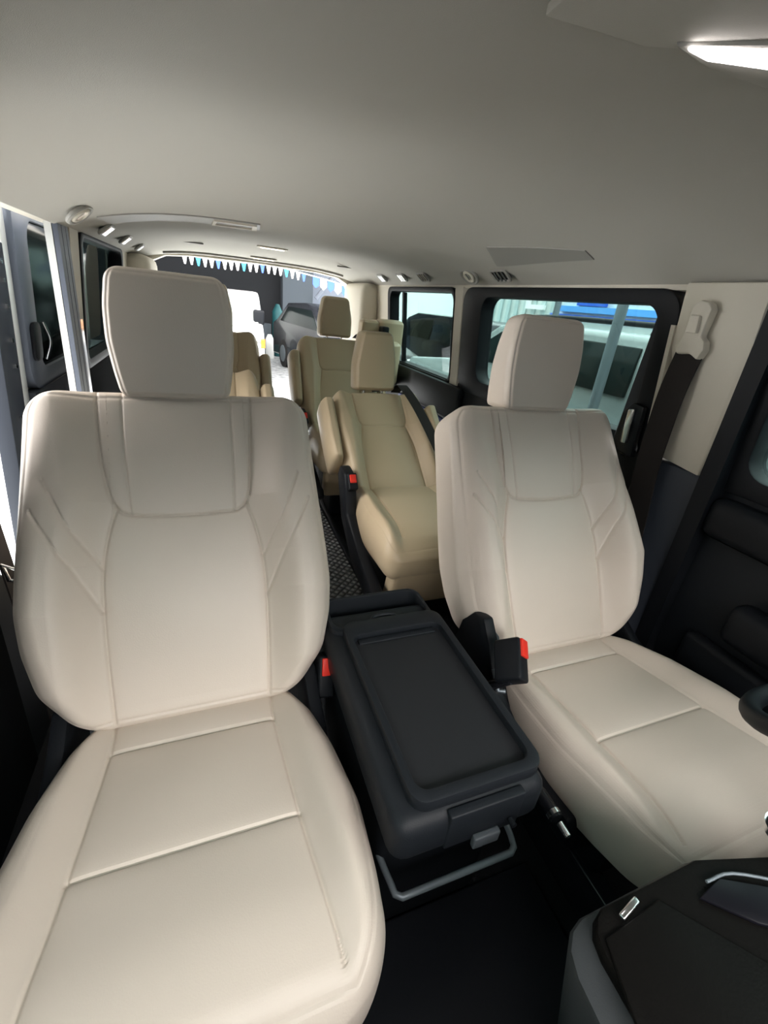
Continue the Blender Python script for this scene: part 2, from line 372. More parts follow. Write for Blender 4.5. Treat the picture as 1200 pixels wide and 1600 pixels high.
# =================================================================== SEATS
def front_seat():
    T = thing('front_seat', 'large cream leather front seat nearest the camera, by the open door side', 'seat', (-.068, .60, 0))
    XC = -.068
    B = np.array([XC, .705, .374]); D = unit((0, .312, .531)); N = np.array([0, -D[2], D[1]])
    Wp = [(-.04, .205), (0, .228), (.05, .268), (.13, .289), (.2, .296), (.27, .293), (.38, .285), (.5, .277), (.58, .272), (.64, .266)]
    def prof(U, V, Wv):
        a = np.abs(U); h = interp(V, [(-.05, .03), (.05, .055), (.2, .075), (.32, .06), (.45, .035), (.6, .018)])
        s0 = interp(V, [(0, .143), (.28, .151), (.4, .125), (.6, .147)])
        rise = sstep((a-s0)/.075); fall = sstep((a-(Wv-.055))/.07)
        n = h*rise-(h*.55+.012)*fall
        n += .010*np.cos(U/.16*math.pi/2)*(a < .16)*np.sin(np.clip(V/.38, 0, 1)*math.pi)
        n += .006*np.exp(-((V-.5)/.09)**2)*(a < .13)
        return n
    ins = [(.123, .385), (.138, .335), (.150, .27), (.153, .19), (.150, .09), (.144, -.03)]
    bib = [(-.149, .66), (-.147, .52), (-.141, .454), (-.128, .397), (-.100, .372), (-.01, .364), (.064, .366), (.110, .373), (.131, .410), (.140, .516), (.147, .66)]
    seams = [(bib, .0045, .0032), (ins, .0045, .0032), ([(-u, v) for u, v in ins], .0045, .0032)]
    seams += [([(s*.104, .66), (s*.103, .52), (s*.098, .37)], .0025, .0028) for s in (-1, 1)]
    for s in (-1, 1):
        seams += [([(s*.232, .442), (s*.197, .360), (s*.152, .268)], .0038, .0032), ([(s*.252, .385), (s*.205, .300), (s*.155, .185)], .0038, .0032)]
    obj('backrest', pillow(Wp, -.04, .625, prof, .125, .030, .05, .055, B, D, N, seams=seams, res=.0030, pipe=.016, midn=-.018), LEA, T, smooth=0).data.polygons.foreach_get
    # cushion
    c1 = np.array([XC, .644, .341]); Dc = unit((0, -.344, .059)); Nc = np.array([0, .16904, .98561])
    Wc = [(-.12, .18), (-.06, .205), (0, .232), (.1, .252), (.22, .264), (.33, .255), (.46, .235)]
    def profc(U, V, Wv):
        a = np.abs(U); s0 = interp(V, [(0, .145), (.23, .158), (.42, .177)])
        h = interp(V, [(-.1, .012), (.1, .026), (.3, .026), (.44, .008)])
        n = h*sstep((a-s0)/.05)-h*.6*sstep((a-(Wv-.05))/.05)
        ins = (a < s0)
        n += ins*.007*np.cos(np.clip(a/s0, 0, 1)*math.pi/2)*(np.where(V < .01, np.sin(np.clip((V+.09)/.10, 0, 1)*math.pi)*.6, np.where(V < .229, np.sin((V-.01)/.219*math.pi), np.sin(np.clip((V-.229)/.24, 0, 1)*math.pi)*.9)))
        n -= .035*np.clip((V-.33)/.13, 0, 1)**2
        return n
    sc = [([(s*.150, -.09), (s*.145, .01), (s*.157, .229), (s*.168, .35), (s*.177, .425)], .0035, .0032) for s in (-1, 1)]
    sc += [([(-.143, .008), (0, .008), (.143, .008)], .004, .0032), ([(-.156, .229), (0, .229), (.156, .229)], .004, .0032)]
    obj('cushion', pillow(Wc, -.11, .462, profc, .125, .038, .03, .085, c1, Dc, Nc, seams=sc, res=.0032, pipe=.018, r_end1=.045), LEA, T, smooth=0)
    # headrest
    hb = np.array([XC, 1.011, .918]); Dh = unit((0, .022, .211)); Nh = np.array([0, -Dh[2], Dh[1]])
    Wh = [(-.02, .103), (.03, .112), (.09, .119), (.15, .117), (.215, .106)]
    def profh(U, V, Wv): return .008*np.cos(U/Wv*math.pi/2*.9)+.004*np.sin(V/.215*math.pi)
    obj('headrest', pillow(Wh, -.020, .222, profh, .112, .016, .020, .026, hb, Dh, Nh, res=.004, pipe=.010, midn=-.02, taper=.55), LEA, T, smooth=0)
    for s in (-1, 1): obj('headrest_post', tube([hb+np.array([s*.05, .04, -.06]), hb+np.array([s*.05, .045, .05])], .006), CHR, T)
    # under-structure
    b = bmesh.new()
    bx(b, XC-.19, XC+.19, .30, .74, .12, .27, .02); obj('seat_base', b, BLK, T)
    for s in (-1, 1):
        obj('seat_track', box(XC+s*.17-.02, XC+s*.17+.02, .24, .82, .0, .12, .006), BLG, T)
        # recliner cover: side plate hugging the seat joint
        pl = [(.80, .30), (.77, .37), (.72, .38), (.66, .345), (.50, .29), (.34, .28), (.32, .22), (.78, .20)]
        x = XC+s*.235
        ii = obj('recliner_cover', prism(pl, lambda p: Vector((x-.016*s, p[0], p[1])), lambda p: Vector((x+.012*s, p[0], p[1])), bev=.006), BLK, T)
    obj('adjuster_lever', tube(smooth_path([(.09, .30, .21), (.11, .26, .205), (.14, .25, .225), (.17, .27, .25)], 4), .009), BLG, T)
    return T
def tall_cover(T, XC, dy):
    pl = [(.80, .30), (.775, .42), (.735, .475), (.695, .485), (.655, .44), (.60, .345), (.50, .30), (.34, .30), (.32, .24), (.78, .22)]
    obj('recliner_cover', prism(pl, lambda p: Vector((XC-.016, p[0]+dy, p[1])), lambda p: Vector((XC+.012, p[0]+dy, p[1])), bev=.006), BLK, T)
F1 = front_seat()
F1['label'] = 'cream leather front seat at left of the centre console, nearest the open side door'
F2 = dup(F1, (.906, -.036, 0), 'cream leather front seat right of the centre console, beside the cream belt pillar', 'front seats')
F1['group'] = 'front seats'
def buckle(T, p, ax_deg, lean, off, k_=1.0):
    """belt buckle on a short stalk; T seat"""
    px, py, pz = p
    rot = rotm('Y', lean) @ rotm('X', ax_deg)
    b = box(px-.016*k_, px+.016*k_, py-.028*k_, py+.028, pz-.045, pz+.045, .006, rot=rot); k = obj('belt_buckle', b, BLK, T)
    b = box(px-.010*k_, px+.010*k_, py-.0315*k_, py-.018*k_, pz+.002, pz+.040, .002, rot=rot, piv=(px, py, pz)); r = obj('release_button', b, RED, k); r['label'] = 'red release button'
    e = Vector((px, py, pz))+rot @ Vector((0, .0, -.04))
    obj('buckle_stalk', tube([e, e+Vector((off*.02, .05, -.07)), e+Vector((off*.03, .06, -.12))], .011), BLG, T)
buckle(F1, (.196, .715, .352), -32, 8, 0, 1.15)
# parts of the second front seat live in its own frame; move them by the copy's offset
n0 = len(F2.children)
F2['base'] = tuple(F2.location)
tall_cover(F2, .838-.262, -.036)
obj('cover_highlight', prism([(.655, .452), (.605, .345), (.58, .335), (.60, .40), (.63, .45)], lambda p: Vector((.584, p[0], p[1])), lambda p: Vector((.594, p[0], p[1])), bev=.003), mat('painted_highlight_grey', (.10, .115, .13), .4), F2)  # grey facet paints in the highlight on the recliner cover
buckle(F2, (.562, .548, .462), -52, 38, -1.0, 1.2)
obj('buckle_bracket', tube([(.560, .585, .40), (.560, .555, .365), (.575, .548, .365)], .005), STL, F2)
# ---- second and third row captain seats
def rear_seat(name, label, XC, B, Tp, hb, ht, cushz, cushlen, hw, Hgt, mt, belt=True, skirt=True):
    Y0 = B[1]
    T = thing(name, label, 'seat', (XC, Y0-.25, 0))
    B = np.array([XC, B[1], B[2]]); D = unit((0, Tp[1]-B[1], Tp[2]-B[2])); N = np.array([0, -D[2], D[1]])
    Wp = [(-.03, hw*.84), (.08, hw*.93), (.3, hw*1.0), (Hgt-.08, hw*.95), (Hgt, hw*.90)]
    vb = Hgt*.62
    def prof(U, V, Wv):
        a = np.abs(U); h = interp(V, [(0, .03), (.2, .05), (Hgt, .02)]); s0 = interp(V, [(0, .125), (vb, .105), (Hgt, .12)])
        return h*sstep((a-s0)/.06)-h*.6*sstep((a-(Wv-.04))/.05)+.008*np.cos(np.clip(a/.13, 0, 1)*math.pi/2)
    sm = [([(-.120, Hgt+.02), (-.118, vb+.06), (-.108, vb+.015), (-.085, vb), (0, vb), (.085, vb), (.108, vb+.015), (.118, vb+.06), (.120, Hgt+.02)], .004, .004)]
    sm += [([(s*.105, vb), (s*.125, .2), (s*.128, -.03)], .004, .004) for s in (-1, 1)]
    obj('backrest', pillow(Wp, -.03, Hgt, prof, .11, .028, .03, .05, B, D, N, seams=sm, res=.005, pipe=.015), mt, T, smooth=0)
    Hb = np.array([XC, hb[1], hb[2]]); Dh = unit((0, ht[1]-hb[1], ht[2]-hb[2])); Nh = np.array([0, -Dh[2], Dh[1]])
    L = math.hypot(ht[1]-hb[1], ht[2]-hb[2])
    obj('headrest', pillow([(-.02, .101), (L*.4, .103), (L, .078)], -.02, L, lambda U, V, Wv: .012*np.cos(U/Wv*1.4), .09, .02, .02, .025, Hb, Dh, Nh, res=.006, pipe=.012), mt, T, smooth=0)
    for s in (-1, 1): obj('headrest_post', tube([Hb-Nh*.04-Dh*.06+np.array([s*.045, 0, 0]), Hb-Nh*.04+Dh*.05+np.array([s*.045, 0, 0])], .006), CHR, T)
    # cushion
    Bc = np.array([XC, Y0+.03, cushz]); Dc = unit((0, -1, .03)); Nc = np.array([0, .03, 1.])
    def pc(U, V, Wv):
        a = np.abs(U); s0 = interp(V, [(0, .13), (cushlen, .16)])
        n = .022*sstep((a-s0)/.05)-.012*sstep((a-(Wv-.04))/.05)+.008*np.cos(np.clip(a/.15, 0, 1)*math.pi/2)
        return n-.05*np.clip((V-cushlen+.14)/.14, 0, 1)**2
    sc = [([(s*.128, 0), (s*.14, cushlen*.6), (s*.155, cushlen*.86)], .004, .004) for s in (-1, 1)]
    obj('cushion', pillow([(0, hw*.88), (cushlen*.5, hw*1.0), (cushlen, hw*.97)], 0, cushlen, pc, .15, .05, .02, .06, Bc, Dc, Nc, seams=sc, res=.006, pipe=.02, r_end1=.06), mt, T, smooth=0)
    yf = Y0+.03-cushlen
    if skirt:
        b = box(XC-hw*.82, XC+hw*.95, yf+.02, yf+.09, .17, cushz-.06, .02, rot=rotm('X', 12)); obj('leg_skirt', b, mt, T)
    obj('seat_base', box(XC-hw*.58, XC+hw*.75, yf+.12, Y0+.02, .014, cushz-.12, .02), BLK, T)
    # raised armrests alongside the back
    for s in (-1, 1):
        Ba = B+np.array([s*(hw+.012), 0, 0])+D*(.13 if s < 0 else .10)+N*.015
        obj('armrest', pillow([(0, .030), (.1, .034), (.33, .034)], 0, .33, lambda U, V, Wv: .03+0*U, .12, .026, .028, .028, Ba, D, N, res=.008), mt, T, smooth=0)
        # side cover in black
        z = cushz
        z0_ = .014
        pl = [(Y0+.06, z+.05), (Y0+.03, z+.095), (Y0-.04, z+.085), (Y0-.08, z+.02), (Y0-.10, z-.06), (Y0-.28, z-.14), (Y0-.42, z-.18), (Y0-.50, z-.19), (Y0-.52, z-.23), (Y0-.44, z-.27), (Y0-.20, z-.22), (Y0-.03, z-.11)]
        x = XC+s*(hw+.004)
        k = obj('side_cover', prism(pl, lambda p: Vector((x-.022, p[0], p[1])), lambda p: Vector((x+.022, p[0], p[1])), bev=.010), BLK, T)
    rot = rotm('X', -38)
    p = (XC-hw-.002, Y0-.060, cushz+.055)
    k = obj('belt_buckle', box(p[0]-.018, p[0]+.018, p[1]-.03, p[1]+.03, p[2]-.035, p[2]+.03, .006, rot=rot), BLK, T)
    r = obj('release_button', box(p[0]-.012, p[0]+.012, p[1]-.035, p[1]-.025, p[2]-.01, p[2]+.022, .002, rot=rot, piv=p), RED, k); r['label'] = 'red release button'
    return T, (B, D, N)
S, fS = rear_seat('captain_seat', 'reclined tan-lit cream leather second row seat with black side cover, between the two front seats', .713, (0, 1.547, .429), (0, 1.958, .767), (0, 1.950, .775), (0, 1.975, 1.015), .440, .50, .232, .52, LEA_LIT)
S['group'] = 'second row seats'
M2 = dup(S, (-.735, .10, .02), 'tan-lit cream leather second row seat mostly hidden behind the left front seat', 'second row seats')
M2.location.z = 0; M2.scale = (1, 1, 1.07)
Q, fQ = rear_seat('captain_seat', 'upright tan-lit cream leather third row seat behind the reclined second row seat', .722, (0, 2.47, .44), (0, 2.76, .93), (0, 2.755, .935), (0, 2.765, 1.14), .45, .46, .245, .56, LEA_LIT)
Q['group'] = 'third row seats'
M3 = dup(Q, (-.692, -.06, 0), 'tan-lit cream third row seat beyond the left front headrest, in front of the white vehicle', 'third row seats')
# lowered armrest on the left second row seat is a visible bright block
# folded side seat, fourth row
T = thing('folded_seat', 'tan-lit cream fourth row seat folded up against the right wall below the rear pillar', 'seat', (1.05, 2.9, 0))
X0 = 1.04
o = obj('backrest', pillow([(0, .085), (.40, .09)], 0, .42, lambda U, V, Wv: .015*np.cos(U/Wv*1.4), .12, .025, .03, .03, (1.125, 2.86, .62), (0, 0, 1), (0, -1, 0), res=.008, pipe=.014), LEA_LIT, T, smooth=0)
obj('headrest', pillow([(0, .065), (.12, .068), (.2, .06)], 0, .20, lambda U, V, Wv: .01*np.cos(U/Wv*1.4), .09, .02, .02, .025, (.985, 2.88, .83), (0, 0, 1), (0, -1, 0), res=.008, pipe=.012), LEA_LIT, T, smooth=0)
obj('cushion', pillow([(0, .055), (.25, .06)], 0, .27, lambda U, V, Wv: .03*np.cos(U/Wv*1.4), .10, .025, .03, .03, (1.105, 2.76, .645), (0, 0, 1), (0, -1, 0), res=.008), LEA_LIT, T, smooth=0)
obj('hinge_cover', box(1.03, 1.075, 2.78, 2.86, .955, 1.0, .01), BLK, T)
# rear pillar trim bulge, right
struct(obj('trim_15', box(1.055, 1.20, 3.35, 3.86, .45, 1.255, .05), CRM))
struct(obj('trim_16', box(-.45, -.30, 3.35, 3.86, .45, 1.255, .05), CRM))
# =================================================================== BELTS
def strap(pts, w, th, m, side=Vector((1, 0, 0)), sides=None):
    P = [Vector(p) for p in pts]; bm = bmesh.new(); rings = []
    for i, p in enumerate(P):
        d = (P[min(i+1, len(P)-1)]-P[max(i-1, 0)]).normalized(); s = Vector(sides[i]) if sides else side
        s = (s-d*s.dot(d)).normalized(); n = d.cross(s)
        rings.append([bm.verts.new(p+s*a*w/2+n*b_*th/2) for a, b_ in ((-1, -1), (1, -1), (1, 1), (-1, 1))])
    for a, b_ in zip(rings[:-1], rings[1:]):
        for k in range(4): bm.faces.new((a[k], a[(k+1) % 4], b_[(k+1) % 4], b_[k]))
    bm.faces.new(rings[0][::-1]); bm.faces.new(rings[-1]); bmesh.ops.recalc_face_normals(bm, faces=bm.faces); return bm
# belt over second row seat
B, D, N = fS
T = thing('seat_belt', 'black seat belt draped down the reclined second row seat to its buckle', 'seat belt', tuple(B+D*.3))
def sp(u, v, n): return Vector(B+np.array([u, 0, 0])+D*v+N*n)
uvl = [(.125, .555, -.05), (.128, .548, .01), (.128, .50, .045), (.150, .40, .062), (.172, .27, .073), (.193, .15, .075), (.205, .08, .072)]
obj('webbing', strap(smooth_path([sp(*q) for q in uvl], 5), .048, .0025, WEB), WEB, T)
k = obj('tongue', box(*(lambda c: (c[0]-.018, c[0]+.018, c[1]-.01, c[1]+.01, c[2]-.03, c[2]+.03))(sp(.208, .055, .08)), .004, rot=rotm('X', -40)), CHR, T)
obj('latch', box(*(lambda c: (c[0]-.03, c[0]+.03, c[1]-.02, c[1]+.02, c[2]-.05, c[2]+.02))(sp(.222, .02, .075)), .008, rot=rotm('X', -40)), BLK, T)
B, D, N = fQ
T = thing('seat_belt', 'black seat belt at the shoulder of the upright third row seat', 'seat belt', tuple(B+D*.5))
uvl = [(.155, .60, -.08), (.16, .585, .0), (.165, .53, .045), (.185, .40, .06), (.20, .2, .07)]
obj('webbing', strap(smooth_path([sp(*q) for q in uvl], 5), .048, .0025, WEB), WEB, T)
# pillar belt with guide
T = thing('seat_belt', 'dark seat belt hanging from the cream guide on the right door pillar', 'seat belt', (1.15, .84, 1.0))
zz = lambda z, o_: xw(z, 1)-o_
pts = [(zz(1.09, .038), .835, 1.095), (zz(1.0, .05), .842, 1.0), (zz(.9, .055), .845, .9), (zz(.75, .06), .84, .75), (zz(.55, .06), .81, .55), (zz(.3, .06), .79, .30), (zz(.1, .06), .79, .1)]
obj('webbing', strap(smooth_path(pts, 4), .075, .003, WEB, Vector((0, 1, 0))), WEB, T)
g = obj('belt_guide', prism([(.79, 1.10), (.80, 1.075), (.825, 1.088), (.86, 1.083), (.868, 1.10), (.855, 1.125), (.85, 1.195), (.835, 1.21), (.81, 1.205), (.80, 1.19), (.808, 1.13), (.795, 1.12)],
        lambda p: Vector((xw(p[1], 1)-.058, p[0], p[1])), lambda p: Vector((xw(p[1], 1)-.030, p[0], p[1])), bev=.006), CRM, T)
obj('adjuster_button', prism([(.815, 1.135), (.845, 1.135), (.842, 1.175), (.818, 1.175)], lambda p: Vector((xw(p[1], 1)-.068, p[0], p[1])), lambda p: Vector((xw(p[1], 1)-.056, p[0], p[1])), bev=.003), CRM, g)
# belt latch at far left, partly in frame
T = thing('seat_belt', 'belt with silver tongue at the far left edge beside the left front seat', 'seat belt', (-.40, .86, .6))
obj('webbing', strap(smooth_path([(-.405, .93, 1.0), (-.405, .93, .8), (-.402, .93, .62), (-.40, .93, .4), (-.40, .93, .05)], 3), .05, .003, WEB, Vector((0, 1, 0))), WEB, T)
obj('tongue', tube([(-.395, .90, .60), (-.372, .90, .585), (-.368, .90, .56), (-.392, .90, .565)], .004, cyc=True), CHR, T)
# window latch handle right
T = thing('window_latch', 'black latch housing with metal lever at the front lower corner of the right window', 'latch', (1.18, .95, .86))
b = wallpiece([(.925, .775), (1.01, .785), (.995, .90), (.965, .935), (.925, .93)], 1, -.035, -.010, bev=.006); obj('housing', b, BLG, T)
b = wallpiece([(.945, .815), (.965, .812), (.965, .915), (.945, .92)], 1, -.05, -.036, bev=.004); obj('lever', b, CHR, T)
# =================================================================== CEILING FITTINGS
# rear air duct across the roof
T = thing('air_duct', 'long grey overhead air conditioning intake across the roof behind the front seats', 'air vent', (.0, 1.99, 1.36))
y0, y1 = 1.895, 2.10
obj('panel', ceil_patch([(-.31, y0), (.20, y0), (.22, y1), (-.30, y1)], .004, .008), GRP, T)
v = obj('intake_grille', prism([(.045, y0+.02), (.19, y0+.02), (.205, y1-.02), (.04, y1-.02)], lambda p: Vector((p[0], p[1], zceil(p[0], p[1])-.010)), lambda p: Vector((p[0], p[1], zceil(p[0], p[1])-.002)),
      inner=[(.055, y0+.035), (.175, y0+.035), (.185, y1-.035), (.052, y1-.035)]), CRM, T)
b = bmesh.new()
for i in range(9): bx(b, .055, .18, y0+.04+i*.015, y0+.045+i*.015, 1.342, 1.348)
obj('slats', b, GRP, v, smooth=0)
# mirrored intake on the right
T = thing('air_duct', 'flat grey overhead intake panel above the right window', 'air vent', (.95, 1.6, 1.33))
obj('panel', ceil_patch([(.90, 1.50), (1.02, 1.16), (1.06, 1.16), (1.02, 1.60)], .003, .006), GRP, T)
# vents along both sides
def side_vent(x, y, name, label, grp, kind, sgn):
    z = zceil(x, y)-.004
    T = thing(name, label, 'air vent', (x, y, z), grp)
    nx = Vector((sgn*-.62, 0, -.78)).normalized()      # facing down and inward
    ax = Vector((0, 1, 0)); bx_ = nx.cross(ax)
    def P(a, b_, c): return Vector((x, y, z))+ax*a+bx_*b_+nx*c
    if kind == 'round':
        ring = [P(.05*math.cos(t)*1.15, .038*math.sin(t), .006) for t in np.linspace(0, 2*math.pi, 24, endpoint=False)]
        obj('bezel', tube(ring, .007, 8, cyc=True), GRP, T)
        ring = [P(.03*math.cos(t), .024*math.sin(t), .008) for t in np.linspace(0, 2*math.pi, 20, endpoint=False)]
        obj('nozzle', tube(ring, .007, 8, cyc=True), CRM, T)
        for s in (-1, 1): obj('louver', tube([P(s*.012, -.022, .01), P(s*.012, .022, .01)], .0025, 6), CHR, T)
    else:
        rr = rrect(-.05, -.026, .05, .026, .012, 4)
        obj('bezel', tube([P(p[0], p[1], .006) for p in rr], .006, 8, cyc=True), GRP, T)
        b = prism(rrect(-.045, -.022, .045, .022, .01, 4), lambda p: P(p[0], p[1], .001), lambda p: P(p[0], p[1], .004)); obj('recess', b, BLK, T)
        for s in (-.026, 0, .026): obj('louver', tube([P(s, -.022, .010), P(s, .022, .010)], .004, 6), CHR, T)
side_vent(-.335, 1.76, 'roof_vent', 'large round vent in the roof above the open sliding door', 'left roof vents', 'round', -1)
side_vent(-.335, 2.19, 'roof_vent', 'second vent from the open door along the left roof edge', 'left roof vents', 'square', -1)
side_vent(-.335, 2.66, 'roof_vent', 'third vent from the open door along the left roof edge', 'left roof vents', 'square', -1)
side_vent(-.335, 3.20, 'roof_vent', 'rearmost vent along the left roof edge above the left headrest', 'left roof vents', 'square', -1)
side_vent(1.085, 1.90, 'roof_vent', 'roof vent above the rear edge of the right middle window', 'right roof vents', 'round', 1)
side_vent(1.085, 1.66, 'roof_vent', 'foremost roof vent above the right middle window', 'right roof vents', 'square', 1)
side_vent(1.085, 2.38, 'roof_vent', 'roof vent above the cream pillar of the rear quarter window', 'right roof vents', 'square', 1)
side_vent(1.085, 2.68, 'roof_vent', 'roof vent above the middle of the rear quarter window', 'right roof vents', 'square', 1)
side_vent(1.085, 3.02, 'roof_vent', 'rearmost roof vent above the folded fourth row seat', 'right roof vents', 'square', 1)
# dark slots
for xx, lb in ((-.07, 'thin dark slot in the rear headliner above the left seats'), (.93, 'thin dark slot in the rear headliner toward the right side')):
    z = zceil(xx, 3.3); o = obj('headliner_slot', box(xx-.08, xx+.08, 3.29, 3.31, z-.004, z+.004, .001), GRP); tag(o, lb, 'slot', 'headliner slots')
# rear seam moulding on headliner
b = tube([(CX+u, 3.72-.05*abs(u/.6)**3, zceil(CX+u, 3.72)-.004) for u in np.linspace(-.62, .62, 25)], .008, 8); struct(obj('trim_17', b, GRP))
for (xx, yy, lb) in ((.395, 3.10, 'lit ceiling lamp in the rear roof'), (.40, 3.62, 'reflection on the header by the tailgate opening, put in as a glowing panel')):
    z = zceil(xx, yy); T = thing('lamp_and_reflection', lb, 'lamp', (xx, yy, z), 'rear ceiling lamps')  # the rearmost one is a header reflection, added as a glow
    obj('glow_frame', prism(rrect(xx-.09, yy-.035, xx+.09, yy+.035, .015), lambda p: Vector((p[0], p[1], z-.008)), lambda p: Vector((p[0], p[1], z)), bev=.003), CRM, T)
    obj('lens', prism(rrect(xx-.07, yy-.022, xx+.07, yy+.022, .010), lambda p: Vector((p[0], p[1], z-.011)), lambda p: Vector((p[0], p[1], z-.007))), LENW, T)
# overhead strip near the windscreen, top right; its reflected light is put in as emission
T = thing('overhead_glare', 'light reflecting strip in the roof at the top right corner, built as a glow', 'lamp', (.62, .46, 1.39))
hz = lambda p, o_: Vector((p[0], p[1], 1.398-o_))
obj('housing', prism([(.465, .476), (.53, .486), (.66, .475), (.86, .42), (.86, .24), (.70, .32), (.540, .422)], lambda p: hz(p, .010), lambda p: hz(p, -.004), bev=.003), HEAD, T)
obj('lens', prism([(.474, .468), (.508, .470), (.571, .447), (.70, .40), (.70, .345), (.540, .429)], lambda p: hz(p, .014), lambda p: hz(p, .009), bev=.002), GLARE, T)
struct(obj('trim_18', prism([(.33, .515), (.45, .50), (.56, .44), (.70, .32), (.70, .0), (.30, .0)], lambda p: hz(p, .006), lambda p: hz(p, -.004), bev=.002), HEAD))
# =================================================================== CENTRE CONSOLE
T = thing('centre_console', 'black box between the front seats with a recessed tray lid', 'console', (.34, .52, 0))
b = bmesh.new(); bx(b, .203, .480, .305, .80, .358, .452, .028, 4); obj('console_body', b, CHA, T)
obj('lower_body', box(.215, .465, .37, .79, .0, .36, .02), BLK, T)
# rear cup pocket rim
pr = rrect(.215, .715, .468, .842, .03)
obj('rear_pocket', prism(pr, lambda p: Vector((p[0], p[1], .462)), lambda p: Vector((p[0], p[1], .30)), inner=rrect(.224, .735, .459, .832, .025), bev=.003), CHA, T)
obj('pocket_hook', tube(smooth_path([(.31, .738, .462), (.325, .748, .466), (.36, .748, .466), (.375, .738, .462)], 4), .005), CHA, T)
lo = rrect(.236, .322, .474, .735, .028); li = rrect(.251, .342, .457, .690, .02)
lid = obj('lid', prism(lo, lambda p: Vector((p[0], p[1], .474)), lambda p: Vector((p[0], p[1], .448)), inner=li, bev=.004), CHA, T)
obj('tray_floor', prism(rrect(.249, .340, .459, .692, .02), lambda p: Vector((p[0], p[1], .458)), lambda p: Vector((p[0], p[1], .453))), RUB, lid, smooth=0)
obj('tray_step', box(.262, .444, .672, .688, .457, .462, .002), CHA, lid)
obj('front_flap', box(.290, .425, .3025, .318, .372, .4515, .003), CHA, T)
obj('latch', box(.338, .386, .292, .303, .362, .388, .003), mat('latch_grey', (.07, .08, .09), .4), T)
obj('latch_pin', tube([(.405, .300, .398), (.405, .288, .398)], .005), BLK, T)
bar = smooth_path([(.222, .42, .25), (.224, .37, .25), (.230, .318, .25)], 4)+smooth_path([(.240, .311, .25), (.35, .311, .25), (.455, .311, .25)], 4)+smooth_path([(.466, .318, .25), (.474, .35, .25), (.476, .42, .25)], 4)
obj('pull_bar', tube(bar, .006), STL, T)
# hand brake
T = thing('hand_brake', 'black hand brake lever with shiny tip, right of the centre console', 'lever', (.52, .38, .2))
obj('lever_arm', tube([(.53, .50, .20), (.527, .40, .30), (.52, .345, .340), (.52, .30, .338)], .012, 10), BLG, T)
obj('chrome_button', tube([(.52, .292, .338), (.52, .270, .337)], .006), CHR, T)
obj('collar', tube([(.52, .312, .338), (.52, .304, .338)], .0135), CHR, T)
# front rubber mat / footwell hump
o = obj('rubber_mat', box(.13, .60, -.1, .37, .0, .012, .004), FMAT); tag(o, 'black rubber mat on the floor in front of the centre console', 'mat')
T = thing('floor_cable', 'thin pale cable on the floor under the left front seat', 'cable', (.06, .25, .2))
obj('cable', tube(smooth_path([(.02, .26, .17), (.05, .25, .185), (.075, .255, .21), (.08, .28, .23), (.07, .31, .235)], 5), .0022, 6), GRP, T)
# aisle mat
o = obj('aisle_mat', box(-.30, .555, 1.12, 3.8, .0, .012, .003), QMAT, smooth=0); tag(o, 'dark quilted rubber mat along the aisle floor', 'mat')
struct(obj('trim_19', box(.557, .585, 1.12, 3.6, 0, .03, .006), BLK))
# =================================================================== DASH CONSOLE (lower right)
T = thing('dash_console', 'dark dashboard centre stack with glossy top at the lower right corner', 'console', (.5, .0, 0))
hx = [(.303, .095), (.311, .115), (.326, .128), (.345, .134), (.52, .136), (.62, .108), (.80, .02), (.80, -.17), (.300, -.17), (.300, .06)]
def ring(b, pts, z): return [b.verts.new((p[0], p[1], z)) for p in pts]
b = prism(hx, lambda p: Vector((p[0], p[1], .535)), lambda p: Vector((p[0]+.13*(p[0] < .5), p[1]-.02, .02)), bev=.012); obj('side_shell', b, mat('console_side', (.035, .04, .043), .55, .15, 700), T)
hx2 = [(.336, .095), (.341, .112), (.352, .123), (.365, .128), (.515, .129), (.62, .100), (.78, .02), (.78, -.15), (.335, -.15), (.335, .045)]
b = prism(hx2, lambda p: Vector((p[0], p[1], .552)), lambda p: Vector((p[0], p[1], .53)), bev=.006); tp = obj('top_panel', b, mat('console_top', (.004, .0037, .0033), .5, .3, 250, spec=.1), T)
b = prism([(.345, .105), (.43, .112), (.50, .03), (.46, -.1), (.33, -.1), (.325, .05)], lambda p: Vector((p[0], p[1], .556)), lambda p: Vector((p[0], p[1], .55)), bev=.002); obj('storage_lid', b, mat('console_top', (.02, .018, .016)), tp)
obj('release_bar', box(.372, .404, .112, .119, .554, .561, .002, rot=rotm('Z', 12)), CHR, T)
obj('tray_pocket', prism([(.478, .098), (.52, .104), (.66, .035), (.66, -.02), (.52, .060)], lambda p: Vector((p[0], p[1], .5565)), lambda p: Vector((p[0], p[1], .551)), bev=.002), mat('pocket_lining', (.003, .003, .006), .4), T)
obj('pocket_rim', tube(smooth_path([(.50, .106, .557), (.54, .102, .557), (.60, .072, .557), (.66, .038, .557)], 4), .0018), STL, T)
# gear lever tip at right edge
T = thing('gear_lever', 'rounded chrome trimmed lever knob at the right edge of the picture', 'lever', (.66, .115, .552))
obj('knob', tube([(.665, .105, .552), (.665, .108, .575), (.665, .112, .59)], .02, 20, rs=[.028, .026, .014]), BLK, T)
obj('chrome_ring', tube([(.665, .105, .552), (.665, .105, .560)], .031, 24), CHR, T)
